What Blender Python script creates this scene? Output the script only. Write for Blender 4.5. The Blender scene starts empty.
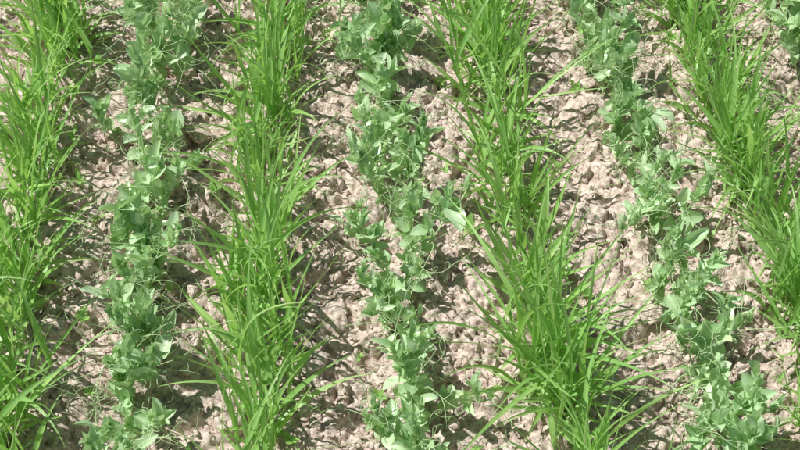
import bpy, bmesh, math, numpy as np
from mathutils import Vector
rng = np.random.default_rng(37)
sc = bpy.context.scene
sc.view_settings.view_transform = 'Standard'
sc.view_settings.look = 'None'
sc.view_settings.exposure = 0

# ------------------------------------------------------------------ noise
def h2(ix, iy, k):
    n = (ix.astype(np.int64)*374761393 + iy.astype(np.int64)*668265263 + k*974634777) & 0xffffffff
    n = ((n ^ (n >> 13))*1274126177) & 0xffffffff
    n = ((n ^ (n >> 16))*2246822519) & 0xffffffff
    n = n ^ (n >> 15)
    return (n & 0xffffff)/float(0xffffff)
def vnoise(x, y, k=0):
    ix = np.floor(x); iy = np.floor(y); fx = x-ix; fy = y-iy
    fx = fx*fx*fx*(fx*(fx*6-15)+10); fy = fy*fy*fy*(fy*(fy*6-15)+10)
    a = h2(ix, iy, k); b = h2(ix+1, iy, k); c = h2(ix, iy+1, k); d = h2(ix+1, iy+1, k)
    return (a*(1-fx)+b*fx)*(1-fy)+(c*(1-fx)+d*fx)*fy - 0.5
def fbm(x, y, k=0, o=4):
    s = 0; a = 1.0
    for i in range(o):
        s = s+a*vnoise(x, y, k+i*17); x = x*2.03+3.1; y = y*2.03+7.7; a *= 0.5
    return s
def lumps(x, y, k, p=1.0, fl=0.4):
    ix = np.floor(x); iy = np.floor(y); best = np.zeros_like(x)
    for dx in (-1, 0, 1):
        for dy in (-1, 0, 1):
            cx = ix+dx; cy = iy+dy
            px = cx+h2(cx, cy, k); py = cy+h2(cx, cy, k+1)
            r = 0.35+0.6*h2(cx, cy, k+2); hh = h2(cx, cy, k+3)**p
            an = h2(cx, cy, k+4)*6.28; e = 0.65+0.35*h2(cx, cy, k+5)
            ux = (x-px)*np.cos(an)+(y-py)*np.sin(an); uy = -(x-px)*np.sin(an)+(y-py)*np.cos(an)
            q = (np.abs(ux)**3+np.abs(uy/e)**3)/(r**3)
            v = hh*np.clip(1-q, 0, 1)**fl*(1+0.5*ux/r)
            best = np.maximum(best, v)
    return best
def height(x, y):
    wx = x+0.012*fbm(x*28, y*28, 5, 4); wy = y+0.012*fbm(x*28+9, y*28+4, 9, 4)
    h = 0.020*fbm(x*3, y*3, 1, 3)
    h = h+0.024*lumps(wx*11, wy*11, 21, 1.2, .28)
    h = h+0.018*lumps(wx*26+3, wy*26, 41, 1., .28)
    h = h+0.010*lumps(wx*55, wy*55+5, 61, 1., .3)
    h = h+0.004*lumps(wx*120, wy*120, 81)
    h = h+0.004*fbm(x*60, y*60, 3, 4)
    return h-0.014

# ------------------------------------------------------------------ mesh builder
class MB:
    def __init__(s): s.v = []; s.q = []; s.t = []; s.a = []; s.m = []; s.n = 0
    def add(s, v, q, a, mat=0):
        v = v.reshape(-1, 3); s.v.append(v); s.q.append(q+s.n); s.a.append(a.reshape(-1, 4))
        s.m.append(np.full(len(q), mat, np.int32)); s.n += len(v)
    def build(s, name, mats, smooth=True):
        v = np.concatenate(s.v).astype(np.float32); a = np.concatenate(s.a).astype(np.float32)
        me = bpy.data.meshes.new(name)
        k = [q.shape[1] for q in s.q]
        loops = np.concatenate([q.ravel() for q in s.q]).astype(np.int32)
        tot = np.concatenate([np.full(len(q), kk, np.int32) for q, kk in zip(s.q, k)])
        st = np.concatenate([[0], np.cumsum(tot)[:-1]]).astype(np.int32)
        me.vertices.add(len(v)); me.vertices.foreach_set('co', v.ravel())
        me.loops.add(len(loops)); me.loops.foreach_set('vertex_index', loops)
        me.polygons.add(len(tot)); me.polygons.foreach_set('loop_start', st)
        me.polygons.foreach_set('material_index', np.concatenate(s.m))
        me.polygons.foreach_set('use_smooth', np.full(len(tot), smooth))
        at = me.attributes.new('leaf', 'FLOAT_COLOR', 'POINT'); at.data.foreach_set('color', a.ravel())
        me.update(calc_edges=True); me.validate()
        for m in mats: me.materials.append(m)
        ob = bpy.data.objects.new(name, me); sc.collection.objects.link(ob)
        return ob
def norm(v): return v/np.maximum(np.linalg.norm(v, axis=-1, keepdims=True), 1e-9)

def ribbons(mb, P, W, N, w, fold, rnd, age, C=5, mat=0, cup=1.0, wav=None):
    n, S, _ = P.shape
    a = np.linspace(-1, 1, C)
    fold = np.broadcast_to(np.asarray(fold, float), (n,))[:, None, None, None]
    aa = a[None, None, :, None]; ww = w[:, :, None, None]
    V = P[:, :, None, :]+W[:, :, None, :]*aa*ww*np.cos(fold)+N[:, :, None, :]*(np.abs(aa)**cup)*ww*np.sin(fold)
    if wav is not None: V = V+N[:, :, None, :]*wav[:, :, None, None]*aa
    A = np.zeros((n, S, C, 4))
    A[..., 0] = a[None, None, :]*.5+.5; A[..., 1] = np.linspace(0, 1, S)[None, :, None]
    A[..., 2] = rnd[:, None, None]; A[..., 3] = age[:, None, None]
    i, j = np.meshgrid(np.arange(S-1), np.arange(C-1), indexing='ij')
    b = (i*C+j).ravel(); q = np.stack([b, b+1, b+C+1, b+C], 1)
    q = (q[None]+(np.arange(n)*S*C)[:, None, None]).reshape(-1, 4)
    mb.add(V, q, A, mat)
def tubes(mb, P, r, rnd, age, K=4, mat=0):
    n, S, _ = P.shape
    T = norm(np.gradient(P, axis=1))
    ref = np.zeros_like(T); ref[..., 0] = 0.31; ref[..., 1] = 0.2; ref[..., 2] = 0.93
    ref2 = np.zeros_like(T); ref2[..., 0] = 1
    par = np.abs((T*ref).sum(-1, keepdims=True)) > 0.93
    U = norm(np.cross(T, np.where(par, ref2, ref))); Vv = np.cross(T, U)
    an = np.arange(K)*2*np.pi/K
    X = P[:, :, None, :]+r[:, :, None, None]*(U[:, :, None, :]*np.cos(an)[None, None, :, None]+Vv[:, :, None, :]*np.sin(an)[None, None, :, None])
    A = np.zeros((n, S, K, 4)); A[..., 0] = .5; A[..., 1] = np.linspace(0, 1, S)[None, :, None]
    A[..., 2] = rnd[:, None, None]; A[..., 3] = age[:, None, None]
    i, j = np.meshgrid(np.arange(S-1), np.arange(K), indexing='ij')
    b = (i*K+j).ravel(); b2 = (i*K+(j+1) % K).ravel()
    q = np.stack([b, b2, b2+K, b+K], 1)
    q = (q[None]+(np.arange(n)*S*K)[:, None, None]).reshape(-1, 4)
    mb.add(X, q, A, mat)
def spine(P0, phi, th0, bend, L, S, p=1.5, dphi=None, twist=None):
    n = len(phi); s = np.linspace(0, 1, S)[None, :]
    th = th0[:, None]+bend[:, None]*s**p
    ph = phi[:, None]+(0 if dphi is None else dphi[:, None]*s)
    ph = np.broadcast_to(ph, th.shape)
    D = np.stack([np.sin(th)*np.cos(ph), np.sin(th)*np.sin(ph), np.cos(th)], -1)
    ds = (L/(S-1))[:, None, None]
    P = P0[:, None, :]+np.concatenate([np.zeros((n, 1, 3)), np.cumsum((D[:, 1:]+D[:, :-1])*.5*ds, axis=1)], 1)
    W = np.stack([-np.sin(ph), np.cos(ph), np.zeros_like(ph)], -1)
    N = np.cross(D, W)
    if twist is not None:
        tw = twist[:, None]*s if twist.ndim == 1 else twist
        c = np.cos(tw)[..., None]; sn = np.sin(tw)[..., None]
        W, N = W*c+N*sn, N*c-W*sn
    return P, W, N, D

# ------------------------------------------------------------------ materials
def newmat(name):
    m = bpy.data.materials.new(name); m.use_nodes = True
    nt = m.node_tree; nt.nodes.clear(); return m, nt
def nd(nt, t, **kw):
    n = nt.nodes.new(t)
    for k, v in kw.items():
        if k.startswith('i_'): n.inputs[k[2:].replace('_', ' ')].default_value = v
        else: setattr(n, k, v)
    return n
def math_n(nt, op, a, b=None, clamp=False):
    n = nt.nodes.new('ShaderNodeMath'); n.operation = op; n.use_clamp = clamp
    for i, x in enumerate((a, b)):
        if x is None: continue
        if isinstance(x, (int, float)): n.inputs[i].default_value = x
        else: nt.links.new(x, n.inputs[i])
    return n.outputs[0]
def mixc(nt, f, a, b, bt='MIX'):
    n = nt.nodes.new('ShaderNodeMix'); n.data_type = 'RGBA'; n.blend_type = bt
    if isinstance(f, (int, float)): n.inputs[0].default_value = f
    else: nt.links.new(f, n.inputs[0])
    for i, x in ((6, a), (7, b)):
        if isinstance(x, tuple): n.inputs[i].default_value = (*x, 1)
        else: nt.links.new(x, n.inputs[i])
    return n.outputs[2]
def leafmat(name, dark, light, tip, back, rib, trans, rough, spec, tfac, veins):
    m, nt = newmat(name); L = nt.links.new
    at = nd(nt, 'ShaderNodeAttribute', attribute_name='leaf')
    sep = nd(nt, 'ShaderNodeSeparateColor'); L(at.outputs['Color'], sep.inputs[0])
    u, v, r = sep.outputs[0], sep.outputs[1], sep.outputs[2]; age = at.outputs['Alpha']
    geo = nd(nt, 'ShaderNodeNewGeometry'); tc = nd(nt, 'ShaderNodeTexCoord')
    nz = nd(nt, 'ShaderNodeTexNoise', i_Scale=60.0, i_Detail=4.0); L(tc.outputs['Object'], nz.inputs['Vector'])
    col = mixc(nt, r, dark, light)
    au = math_n(nt, 'ABSOLUTE', math_n(nt, 'SUBTRACT', u, 0.5))
    f = math_n(nt, 'MULTIPLY', math_n(nt, 'SUBTRACT', nz.outputs[0], 0.45, True), 0.9)
    col = mixc(nt, f, col, light)
    f = math_n(nt, 'MULTIPLY', age, math_n(nt, 'POWER', v, 2.0), True)
    col = mixc(nt, f, col, tip)
    if veins == 'par':
        st = math_n(nt, 'MULTIPLY', math_n(nt, 'ADD', math_n(nt, 'SINE', math_n(nt, 'MULTIPLY', u, 55.0)), 1.0), 0.12)
        col = mixc(nt, st, col, rib)
        ribf = math_n(nt, 'MULTIPLY', math_n(nt, 'LESS_THAN', au, 0.055), 0.45)
        bh = st
    else:
        ph = math_n(nt, 'SUBTRACT', math_n(nt, 'MULTIPLY', v, 42.0), math_n(nt, 'MULTIPLY', au, 34.0))
        st = math_n(nt, 'MULTIPLY', math_n(nt, 'POWER', math_n(nt, 'MULTIPLY', math_n(nt, 'ADD', math_n(nt, 'SINE', ph), 1.0), 0.5), 6.0), 0.22)
        col = mixc(nt, st, col, rib)
        ribf = math_n(nt, 'MULTIPLY', math_n(nt, 'LESS_THAN', au, 0.03), 0.6)
        bh = st
    col = mixc(nt, ribf, col, rib)
    col = mixc(nt, math_n(nt, 'MULTIPLY', geo.outputs['Backfacing'], 0.5), col, back)
    bmp = nd(nt, 'ShaderNodeBump', i_Strength=0.35, i_Distance=0.0006)
    L(math_n(nt, 'ADD', math_n(nt, 'MULTIPLY', bh, 3.0), math_n(nt, 'MULTIPLY', nz.outputs[0], 1.0)), bmp.inputs['Height'])
    pb = nd(nt, 'ShaderNodeBsdfPrincipled', i_Roughness=rough)
    pb.inputs['Specular IOR Level'].default_value = spec
    L(col, pb.inputs['Base Color']); L(bmp.outputs[0], pb.inputs['Normal'])
    tr = nd(nt, 'ShaderNodeBsdfTranslucent')
    L(mixc(nt, 0.6, col, trans), tr.inputs['Color'])
    mx = nd(nt, 'ShaderNodeMixShader'); mx.inputs[0].default_value = tfac
    L(pb.outputs[0], mx.inputs[1]); L(tr.outputs[0], mx.inputs[2])
    out = nd(nt, 'ShaderNodeOutputMaterial'); L(mx.outputs[0], out.inputs[0])
    return m
M_BAR = leafmat('barley_leaf', (0.075, 0.28, 0.032), (0.60, 0.90, 0.28), (0.84, 0.80, 0.42), (0.36, 0.64, 0.19),
                (0.76, 0.93, 0.50), (0.56, 0.92, 0.13), 0.30, 0.9, 0.37, 'par')
M_PEA = leafmat('pea_leaf', (0.24, 0.49, 0.18), (0.84, 0.96, 0.70), (0.82, 0.86, 0.42), (0.60, 0.82, 0.48),
                (0.90, 0.97, 0.80), (0.66, 0.94, 0.28), 0.30, 0.9, 0.28, 'pin')
M_TEN = leafmat('pea_stem', (0.44, 0.66, 0.26), (0.80, 0.93, 0.56), (0.6, 0.6, 0.3), (0.6, 0.78, 0.4),
                (0.7, 0.88, 0.5), (0.66, 0.88, 0.34), 0.38, 0.7, 0.2, 'par')
M_STRAW = leafmat('dry_straw', (0.40, 0.30, 0.21), (0.82, 0.74, 0.62), (0.7, 0.6, 0.4), (0.6, 0.5, 0.4),
                  (0.7, 0.6, 0.48), (0.5, 0.4, 0.3), 0.6, 0.3, 0.1, 'par')
def soilmat():
    m, nt = newmat('dry_clay_soil'); L = nt.links.new
    tc = nd(nt, 'ShaderNodeTexCoord')
    n1 = nd(nt, 'ShaderNodeTexNoise', i_Scale=9.0, i_Detail=6.0, i_Roughness=0.6); L(tc.outputs['Object'], n1.inputs[0])
    n2 = nd(nt, 'ShaderNodeTexNoise', i_Scale=90.0, i_Detail=8.0, i_Roughness=0.75); L(tc.outputs['Object'], n2.inputs[0])
    n3 = nd(nt, 'ShaderNodeTexNoise', i_Scale=420.0, i_Detail=4.0, i_Roughness=0.7); L(tc.outputs['Object'], n3.inputs[0])
    vo = nd(nt, 'ShaderNodeTexVoronoi', i_Scale=160.0); L(tc.outputs['Object'], vo.inputs['Vector'])
    cr = nd(nt, 'ShaderNodeValToRGB'); L(n2.outputs[0], cr.inputs[0])
    e = cr.color_ramp.elements; e[0].position = 0.36; e[0].color = (0.30, 0.205, 0.155, 1); e[1].position = 0.56; e[1].color = (0.86, 0.725, 0.64, 1)
    c = mixc(nt, math_n(nt, 'MULTIPLY', math_n(nt, 'SUBTRACT', n1.outputs[0], 0.5, True), 2.2, True), cr.outputs[0], (0.68, 0.54, 0.45))
    sp = math_n(nt, 'MULTIPLY', math_n(nt, 'GREATER_THAN', n3.outputs[0], 0.6), 0.5)
    c = mixc(nt, sp, c, (0.93, 0.83, 0.76))
    hgt = math_n(nt, 'ADD', math_n(nt, 'MULTIPLY', n2.outputs[0], 2.2), math_n(nt, 'ADD', math_n(nt, 'MULTIPLY', n3.outputs[0], 0.7), math_n(nt, 'MULTIPLY', vo.outputs['Distance'], 0.5)))
    b = nd(nt, 'ShaderNodeBump', i_Strength=0.8, i_Distance=0.0024); L(hgt, b.inputs['Height'])
    pb = nd(nt, 'ShaderNodeBsdfPrincipled', i_Roughness=0.9); pb.inputs['Specular IOR Level'].default_value = 0.3
    L(c, pb.inputs['Base Color']); L(b.outputs[0], pb.inputs['Normal'])
    out = nd(nt, 'ShaderNodeOutputMaterial'); L(pb.outputs[0], out.inputs[0]); return m
M_SOIL = soilmat()

# ------------------------------------------------------------------ ground sheet
def graded(a0, a1, b0, b1, fine, mid, lim):
    core = np.arange(b0, b1, fine)
    left = np.arange(a0, b0, mid); right = np.arange(b1, a1, mid)
    g = [a1]; st = mid
    while g[-1] < lim: st *= 1.35; g.append(g[-1]+st)
    l = [a0]; st = mid
    while l[-1] > -lim: st *= 1.35; l.append(l[-1]-st)
    return np.unique(np.concatenate([np.array(l), left, core, right, np.array(g)]))
gx = graded(-1.8, 2.4, -0.85, 1.20, 0.0030, 0.014, 600)
gy = graded(-0.2, 4.2, 0.72, 2.10, 0.0030, 0.014, 600)
X, Y = np.meshgrid(gx, gy, indexing='ij')
Z = height(X, Y)
far = np.clip((np.hypot(X, Y)-5)/10, 0, 1)
Z = Z*(1-far)
ni, nj = X.shape
i, j = np.meshgrid(np.arange(ni-1), np.arange(nj-1), indexing='ij')
b = (i*nj+j).ravel(); q = np.stack([b, b+nj, b+nj+1, b+1], 1)
mb = MB(); mb.add(np.stack([X, Y, Z], -1), q, np.zeros((ni*nj, 4))); mb.build('soil_ground', [M_SOIL])

# ------------------------------------------------------------------ soil clods
def clod(sub, seed):
    r = np.random.default_rng(seed); bm = bmesh.new(); bmesh.ops.create_icosphere(bm, subdivisions=sub, radius=1)
    v = np.array([x.co[:] for x in bm.verts]); f = np.array([[x.index for x in p.verts] for p in bm.faces]); bm.free()
    for _ in range(12):
        n = norm(r.normal(size=3)); d = r.uniform(0.4, 0.8); e = v@n
        v = v-np.clip(e-d, 0, None)[:, None]*n*0.97
    if sub > 1:
        for k, (fr, am) in enumerate(((2.0, .22), (4.5, .18), (9.0, .12))):
            o = r.uniform(0, 50, 3)
            nn = vnoise(v[:, 0]*fr+o[0], v[:, 1]*fr+v[:, 2]*fr*0.7+o[1], k)+vnoise(v[:, 2]*fr+o[2], v[:, 0]*fr-v[:, 1]*fr*.6, k+9)
            v = v*(1+am*nn)[:, None]
    else: v = v*r.uniform(0.8, 1.15, (len(v), 1))
    return v*np.array([1, r.uniform(.6, 1), r.uniform(.45, .8)]), f
mb = MB()
def scatter(sub, nv, count, rmin, rmax, pw, sink, x0, x1, y0, y1):
    shapes = [clod(sub, 100*sub+k) for k in range(nv)]
    which = rng.integers(0, nv, count); px = rng.uniform(x0, x1, count); py = rng.uniform(y0, y1, count)
    keep = fbm(px*6, py*6, 77, 2) > rng.uniform(-0.7, 0.3, count)
    s = rmin+(rmax-rmin)*rng.uniform(0, 1, count)**pw; pz = height(px, py)+s*sink
    for k in range(nv):
        v, f = shapes[k]; id = np.where((which == k) & keep)[0]
        n = len(id); a = rng.uniform(0, 6.28, n); t = rng.normal(0, .5, n)
        x, y, z = v[:, 0][None], v[:, 1][None], v[:, 2][None]
        ct, st = np.cos(t)[:, None], np.sin(t)[:, None]
        y2 = y*ct-z*st; z2 = y*st+z*ct
        ca, sa = np.cos(a)[:, None], np.sin(a)[:, None]
        V = np.stack([x*ca-y2*sa, x*sa+y2*ca, z2], -1)*s[id][:, None, None]+np.stack([px, py, pz], -1)[id][:, None, :]
        F = (f[None]+(np.arange(n)*len(v))[:, None, None]).reshape(-1, 3)
        mb.add(V, F, np.zeros((n*len(v), 4)))
B = (-0.85, 1.2, 0.75, 2.05)
scatter(4, 8, 150, 0.014, 0.032, 1.6, 0.4, *B)
scatter(3, 10, 1500, 0.006, 0.016, 1.5, 0.45, *B)
scatter(2, 10, 8500, 0.003, 0.008, 1.4, 0.5, *B)
scatter(1, 8, 15000, 0.0012, 0.0035, 1.5, 0.6, *B)
mb.build('soil_clods', [M_SOIL])

# ------------------------------------------------------------------ barley
def barley_row(x0, y0, y1, dens, slope=0.0, name='barley_row'):
    n = int((y1-y0)*dens); mb = MB()
    y = rng.uniform(y0, y1, n)
    x = x0+slope*(y-1.3)+rng.normal(0, 0.018, n)+0.020*fbm(y*4, y*0+x0*7, 31, 2)
    z = height(x, y)-0.004
    base = np.stack([x, y, z], -1)
    vig = 1.02+0.36*fbm(y*6, y*0+x0*3, 12, 3)
    sh = rng.uniform(0.03, 0.09, n)*vig; phi = rng.uniform(0, 6.283, n); th = np.abs(rng.normal(0, 0.34, n))+0.04
    P, W, N, D = spine(base, phi, th, rng.normal(0.05, .12, n), sh, 6)
    r = np.linspace(0.0026, 0.0017, 6)[None]*rng.uniform(.8, 1.2, n)[:, None]
    tubes(mb, P, r, rng.uniform(.3, 1, n), np.zeros(n), 5)
    for k, (f, lo, hi) in enumerate(((0.15, .07, .14), (0.42, .11, .20), (0.75, .14, .25), (0.98, .12, .24), (1.0, .05, .15))):
        idx = np.where(rng.uniform(0, 1, n) < (0.65, .9, 1, 1, .8)[k])[0]; m = len(idx)
        fi = f*5; i0 = int(min(4, math.floor(fi))); fr = fi-i0
        p0 = P[idx, i0]*(1-fr)+P[idx, i0+1]*fr
        ph = phi[idx]+rng.normal(0, 1.2, m)+k*math.pi
        t0 = np.abs(rng.normal((.8, .62, .46, .32, .12)[k], .28, m)); bd = np.clip(rng.normal((.9, .8, .6, .45, .15)[k], .55, m), -.15, 2.3)
        Ln = rng.uniform(lo, hi, m)*vig[idx]; S = 12
        s = np.linspace(0, 1, S)[None]
        tw = rng.normal(0, 1.3, m)[:, None]*s**1.3+rng.normal(0, .35, m)[:, None]
        Q, W2, N2, D2 = spine(p0, ph, t0, bd, Ln, S, p=1.8, dphi=rng.normal(0, .5, m), twist=tw)
        fl = height(Q[..., 0], Q[..., 1])+0.003
        Q[..., 2] = np.maximum(Q[..., 2], fl)
        wd = rng.uniform(.0026, .0056, m)[:, None]*(0.95 if k < 4 else .65)
        prof = (0.62+0.38*np.sin(np.pi*np.clip(s/.75, 0, 1)))*np.clip((1-s)/.6, 0, 1)**.8
        ag = np.where(rng.uniform(0, 1, m) < (.5 if k == 0 else .12), rng.uniform(.4, 1.3, m), 0)
        rr = np.clip(rng.uniform(0, 1, m)**1.3+(-.25, -.15, 0, .08, .2)[k], 0, 1)
        ribbons(mb, Q, W2, N2, wd*prof+0.0002, rng.uniform(.1, .55, m), rr, ag, C=3 if k == 0 else 5)
    return mb.build(name, [M_BAR])

# ------------------------------------------------------------------ peas
def leafset(mb, p0, phi, th, bend, L, asp, fold, roll, rnd, mat=0, S=8, C=7):
    m = len(L); s = np.linspace(0, 1, S)[None]
    tw = roll[:, None]+rng.normal(0, .3, m)[:, None]*s
    Q, W, N, D = spine(p0, phi, th, bend, L, S, p=1.2, dphi=rng.normal(0, .35, m), twist=tw)
    lowest = (height(p0[:, 0], p0[:, 1])+0.004)
    Q[..., 2] = np.maximum(Q[..., 2], lowest[:, None])
    pr = np.sin(np.pi*s**0.82)**0.68
    pr[:, 0] = 0.03; pr[:, -1] = 0.01
    w = (L*asp*0.5)[:, None]*pr
    wav = 0.14*w*np.sin(s*rng.uniform(5, 12, m)[:, None]+rng.uniform(0, 6, m)[:, None])
    ribbons(mb, Q, W, N, w, fold, rnd, np.where(rng.uniform(0, 1, m) < .05, .8, 0), C=C, mat=mat, cup=1.35, wav=wav)
def tendril(mb, p0, D0, L, rad, S=18, curl=1.0, rnd=None):
    n = len(L); P = np.zeros((n, S, 3)); P[:, 0] = p0; D = norm(D0); ax = norm(rng.normal(size=(n, 3)))
    k0 = rng.normal(0, 2.2, n); k1 = rng.choice([-1, 1], n)*rng.uniform(2, 18, n)*curl
    for t in range(1, S):
        s = t/(S-1); a = (k0+k1*s**2.5)/(S-1)
        ax = norm(ax-(ax*D).sum(-1, keepdims=True)*D)
        D = norm(D*np.cos(a)[:, None]+np.cross(ax, D)*np.sin(a)[:, None]+rng.normal(0, .05, (n, 3)))
        P[:, t] = P[:, t-1]+D*(L/(S-1))[:, None]
    P[..., 2] = np.maximum(P[..., 2], (height(P[:, 0, 0], P[:, 0, 1])+0.002)[:, None])
    r = rad[:, None]*np.linspace(1, .5, S)[None]
    tubes(mb, P, r, rng.uniform(0, 1, n) if rnd is None else rnd, np.zeros(n), 3, 1)
    return P, D
def pea_row(x0, y0, y1, dens, gaps=(), slope=0.0, name='pea_row', vigor=1.0, fine=True):
    n = int((y1-y0)*dens); mb = MB()
    y = y0+(y1-y0)*(np.arange(n)+rng.uniform(-.8, 1.8, n))/n
    keep = np.ones(n, bool)
    for (a, bb, pr) in gaps: keep &= ~((y > a) & (y < bb) & (rng.uniform(0, 1, n) < pr))
    y = y[keep]; n = len(y)
    x = x0+slope*(y-1.3)+rng.normal(0, 0.019, n)+0.022*fbm(y*4, y*0+x0*5, 51, 2); z = height(x, y)-0.003
    vig = (rng.uniform(.7, 1.2, n)+0.35*fbm(y*5, y*0+x0, 8, 2))*vigor
    S = 13; H = rng.uniform(.10, .17, n)*vig; phi = rng.uniform(0, 6.283, n)
    P, W, N, D = spine(np.stack([x, y, z], -1), phi, np.abs(rng.normal(0.2, .28, n)), rng.normal(.15, .5, n), H, S, p=1, dphi=rng.normal(0, 1, n))
    zig = 0.0018*np.where(np.arange(S) % 4 < 2, 1, -1)[None, :, None]
    P = P+W*zig
    tubes(mb, P, np.linspace(.0020, .0012, S)[None]*np.ones((n, 1)), rng.uniform(0, .7, n), np.zeros(n), 5, 1)
    vrnd = rng.uniform(0, .6, n)
    for k, t in enumerate((2, 4, 6, 8, 10, 12)):
        p = P[:, t]; d = D[:, t]; az = phi+k*math.pi+rng.normal(0, .6, n)+1.57
        size = (0.65, .9, 1.0, 1.0, .9, .62)[k]*rng.uniform(.65, 1.2, n)*np.clip(vig, .75, 1.15)
        up = (0.05, .1, .15, .25, .35, .6)[k]; br = (-.2, -.1, 0, .08, .12, .18)[k]
        for sg in (-1, 1):
            Ls = 0.038*size*rng.uniform(.8, 1.2, n)
            leafset(mb, p+0, az+sg*(1.0-.3*up)+rng.normal(0, .3, n), np.clip(rng.normal(.8-up, .4, n), .05, 1.9), rng.normal(.3-.3*up, .4, n), Ls, rng.uniform(.58, .84, n),
                    rng.uniform(.15, .9, n), sg*rng.uniform(-.4, 1.1, n), np.clip(vrnd+br+rng.uniform(-.1, .5, n), 0, 1))
        Lp = 0.034*size; thp = np.clip(rng.normal(.75-up, .3, n), .05, 1.5)
        Q, W2, N2, D2 = spine(p, az, thp, rng.normal(.3, .2, n), Lp, 6)
        tubes(mb, Q, np.linspace(.0011, .0008, 6)[None]*np.ones((n, 1)), rng.uniform(0, 1, n), np.zeros(n), 4, 1)
        for pi, (ti, pf) in enumerate(((3, .9), (5, .4))):
            for sg in (-1, 1):
                ii = np.where(rng.uniform(0, 1, n) < pf)[0]; m = len(ii)
                Ls = 0.041*size[ii]*rng.uniform(.65, 1.2, m)
                leafset(mb, Q[ii, ti], az[ii]+sg*rng.uniform(.4, 1.3, m), np.clip(rng.normal(.75-up*1.1, .5, m), .05, 2.2), rng.normal(.3-.3*up, .45, m), Ls,
                        rng.uniform(.46, .68, m), rng.uniform(.1, .9, m)+up*.5, sg*rng.uniform(-.6, 1.2, m), np.clip(vrnd[ii]+br+rng.uniform(-.1, .5, m), 0, 1))
        ii = np.where(rng.uniform(0, 1, n) < (.5, .85, .9, .85, .7, .4)[k]*(1 if fine else .5))[0]; m = len(ii)
        T, dT = tendril(mb, Q[ii, 5], D2[ii, 5]*[1.5, 1, .7]+rng.normal(0, .35, (m, 3)), rng.uniform(.035, .12, m), np.full(m, .0008), 18, .35)
        for bsg in range(4 if fine else 2):
            tt = rng.integers(2, 17, m)
            kk = np.where(rng.uniform(0, 1, m) < .8)[0]
            dd = T[kk, np.minimum(tt[kk]+1, 17)]-T[kk, tt[kk]-1]
            tendril(mb, T[kk, tt[kk]], norm(dd)+rng.normal(0, .6, (len(kk), 3)), rng.uniform(.018, .06, len(kk)), np.full(len(kk), .0006), 16, 1.0)
    for r_ in range(3):
        leafset(mb, P[:, -1], rng.uniform(0, 6.28, n), np.abs(rng.normal(.3, .2, n)), rng.normal(0, .3, n), 0.025*rng.uniform(.7, 1.3, n), rng.uniform(.4, .6, n),
                rng.uniform(.7, 1.2, n), rng.normal(0, .5, n), rng.uniform(.5, 1, n))
    return mb.build(name, [M_PEA, M_TEN])

barley_row(-0.503, 0.5, 2.5, 122)
barley_row(-0.122, 0.5, 2.5, 122, slope=.035)
barley_row(0.292, 0.5, 2.5, 122, slope=-.015)
barley_row(0.680, 0.5, 2.5, 122, slope=-.02)
pea_row(-0.312, 0.5, 2.5, 44, slope=.015)
pea_row(0.088, 0.5, 2.5, 40, slope=-.03)
pea_row(0.505, 0.5, 2.5, 42, gaps=((1.12, 1.22, .5),), slope=-.02)
pea_row(0.860, 0.5, 2.5, 40)
for x in (-0.92, 1.08): barley_row(x, 0.5, 2.5, 90)
for x in (-0.71, 1.29): pea_row(x, 0.5, 2.5, 24, fine=False)

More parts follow.
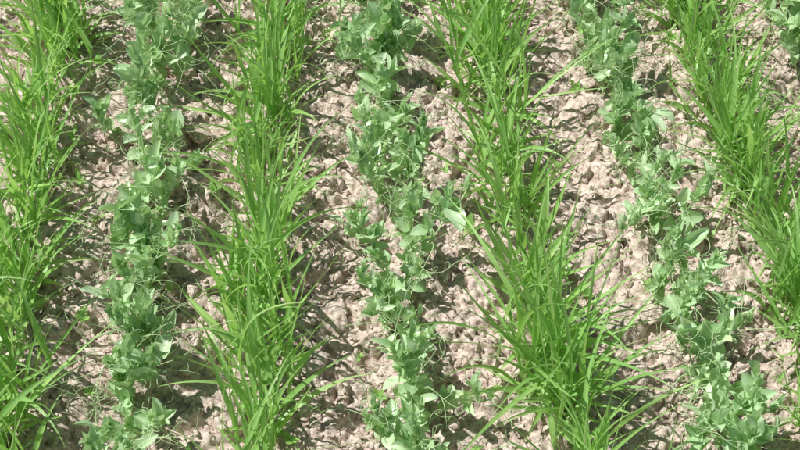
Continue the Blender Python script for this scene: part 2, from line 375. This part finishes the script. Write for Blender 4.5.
# ------------------------------------------------------------------ weed seedlings between the rows
mb = MB(); n = 150
x = rng.uniform(-.8, 1.15, n); y = rng.uniform(.75, 2.05, n)
p = np.stack([x, y, height(x, y)+.002], -1); ph = rng.uniform(0, 6.28, n)
P, W, N, D = spine(p, ph, rng.uniform(0, .4, n), rng.normal(0, .3, n), rng.uniform(.006, .018, n), 5)
tubes(mb, P, np.full((n, 5), .0006), rng.uniform(0, 1, n), np.zeros(n), 4)
sz = rng.uniform(.6, 1.3, n)
for k in range(5):
    leafset(mb, P[:, -1], ph+k*1.3+rng.normal(0, .2, n), rng.uniform(.5, 1.4, n), rng.uniform(0, .4, n), sz*rng.uniform(.010, .022, n), rng.uniform(.3, .6, n),
            rng.uniform(0, .4, n), rng.normal(0, .2, n), rng.uniform(0, .7, n), S=6, C=5)
mb.build('weed_seedlings', [M_BAR])

# ------------------------------------------------------------------ straw
mb = MB(); n = 1000
p = np.stack([rng.uniform(-.85, 1.2, n), rng.uniform(.7, 2.1, n), np.zeros(n)], -1); p[:, 2] = height(p[:, 0], p[:, 1])+.004
Ls = .006+.05*rng.uniform(0, 1, n)**2.5
P, W, N, D = spine(p, rng.uniform(0, 6.28, n), rng.normal(1.5, .15, n), rng.normal(0, .3, n), Ls, 7, dphi=rng.normal(0, .8, n))
P[..., 2] = np.maximum(P[..., 2], height(P[..., 0], P[..., 1])+.001)
tubes(mb, P, np.full((n, 7), 1.)*rng.uniform(.0004, .0012, n)[:, None], rng.uniform(0, 1, n), np.zeros(n), 5)
mb.build('straw_litter', [M_STRAW])

# ------------------------------------------------------------------ light
elev, azm = math.radians(59), math.radians(-68)
d = Vector((math.sin(azm)*math.cos(elev), math.cos(azm)*math.cos(elev), math.sin(elev)))
sl = bpy.data.lights.new('sun', 'SUN'); sl.energy = 5; sl.angle = math.radians(.53); sl.color = (1, .98, .94)
so = bpy.data.objects.new('sun', sl); so.rotation_euler = d.to_track_quat('Z', 'Y').to_euler(); sc.collection.objects.link(so)
w = bpy.data.worlds.new('World'); sc.world = w; w.use_nodes = True; nt = w.node_tree
sk = nt.nodes.new('ShaderNodeTexSky'); sk.sky_type = 'NISHITA'; sk.sun_disc = False; sk.sun_elevation = elev; sk.sun_rotation = azm
bg = nt.nodes['Background']; bg.inputs[1].default_value = 0.05; nt.links.new(sk.outputs[0], bg.inputs[0])

cam = bpy.data.cameras.new('camera'); cam.lens = 54; cam.sensor_width = 36; cam.clip_end = 2000; cam.clip_start = .02
co = bpy.data.objects.new('camera', cam); co.location = (0, 0, 1.52)
co.rotation_euler = (math.radians(40.5), 0, math.radians(-4.4)); sc.collection.objects.link(co); sc.camera = co
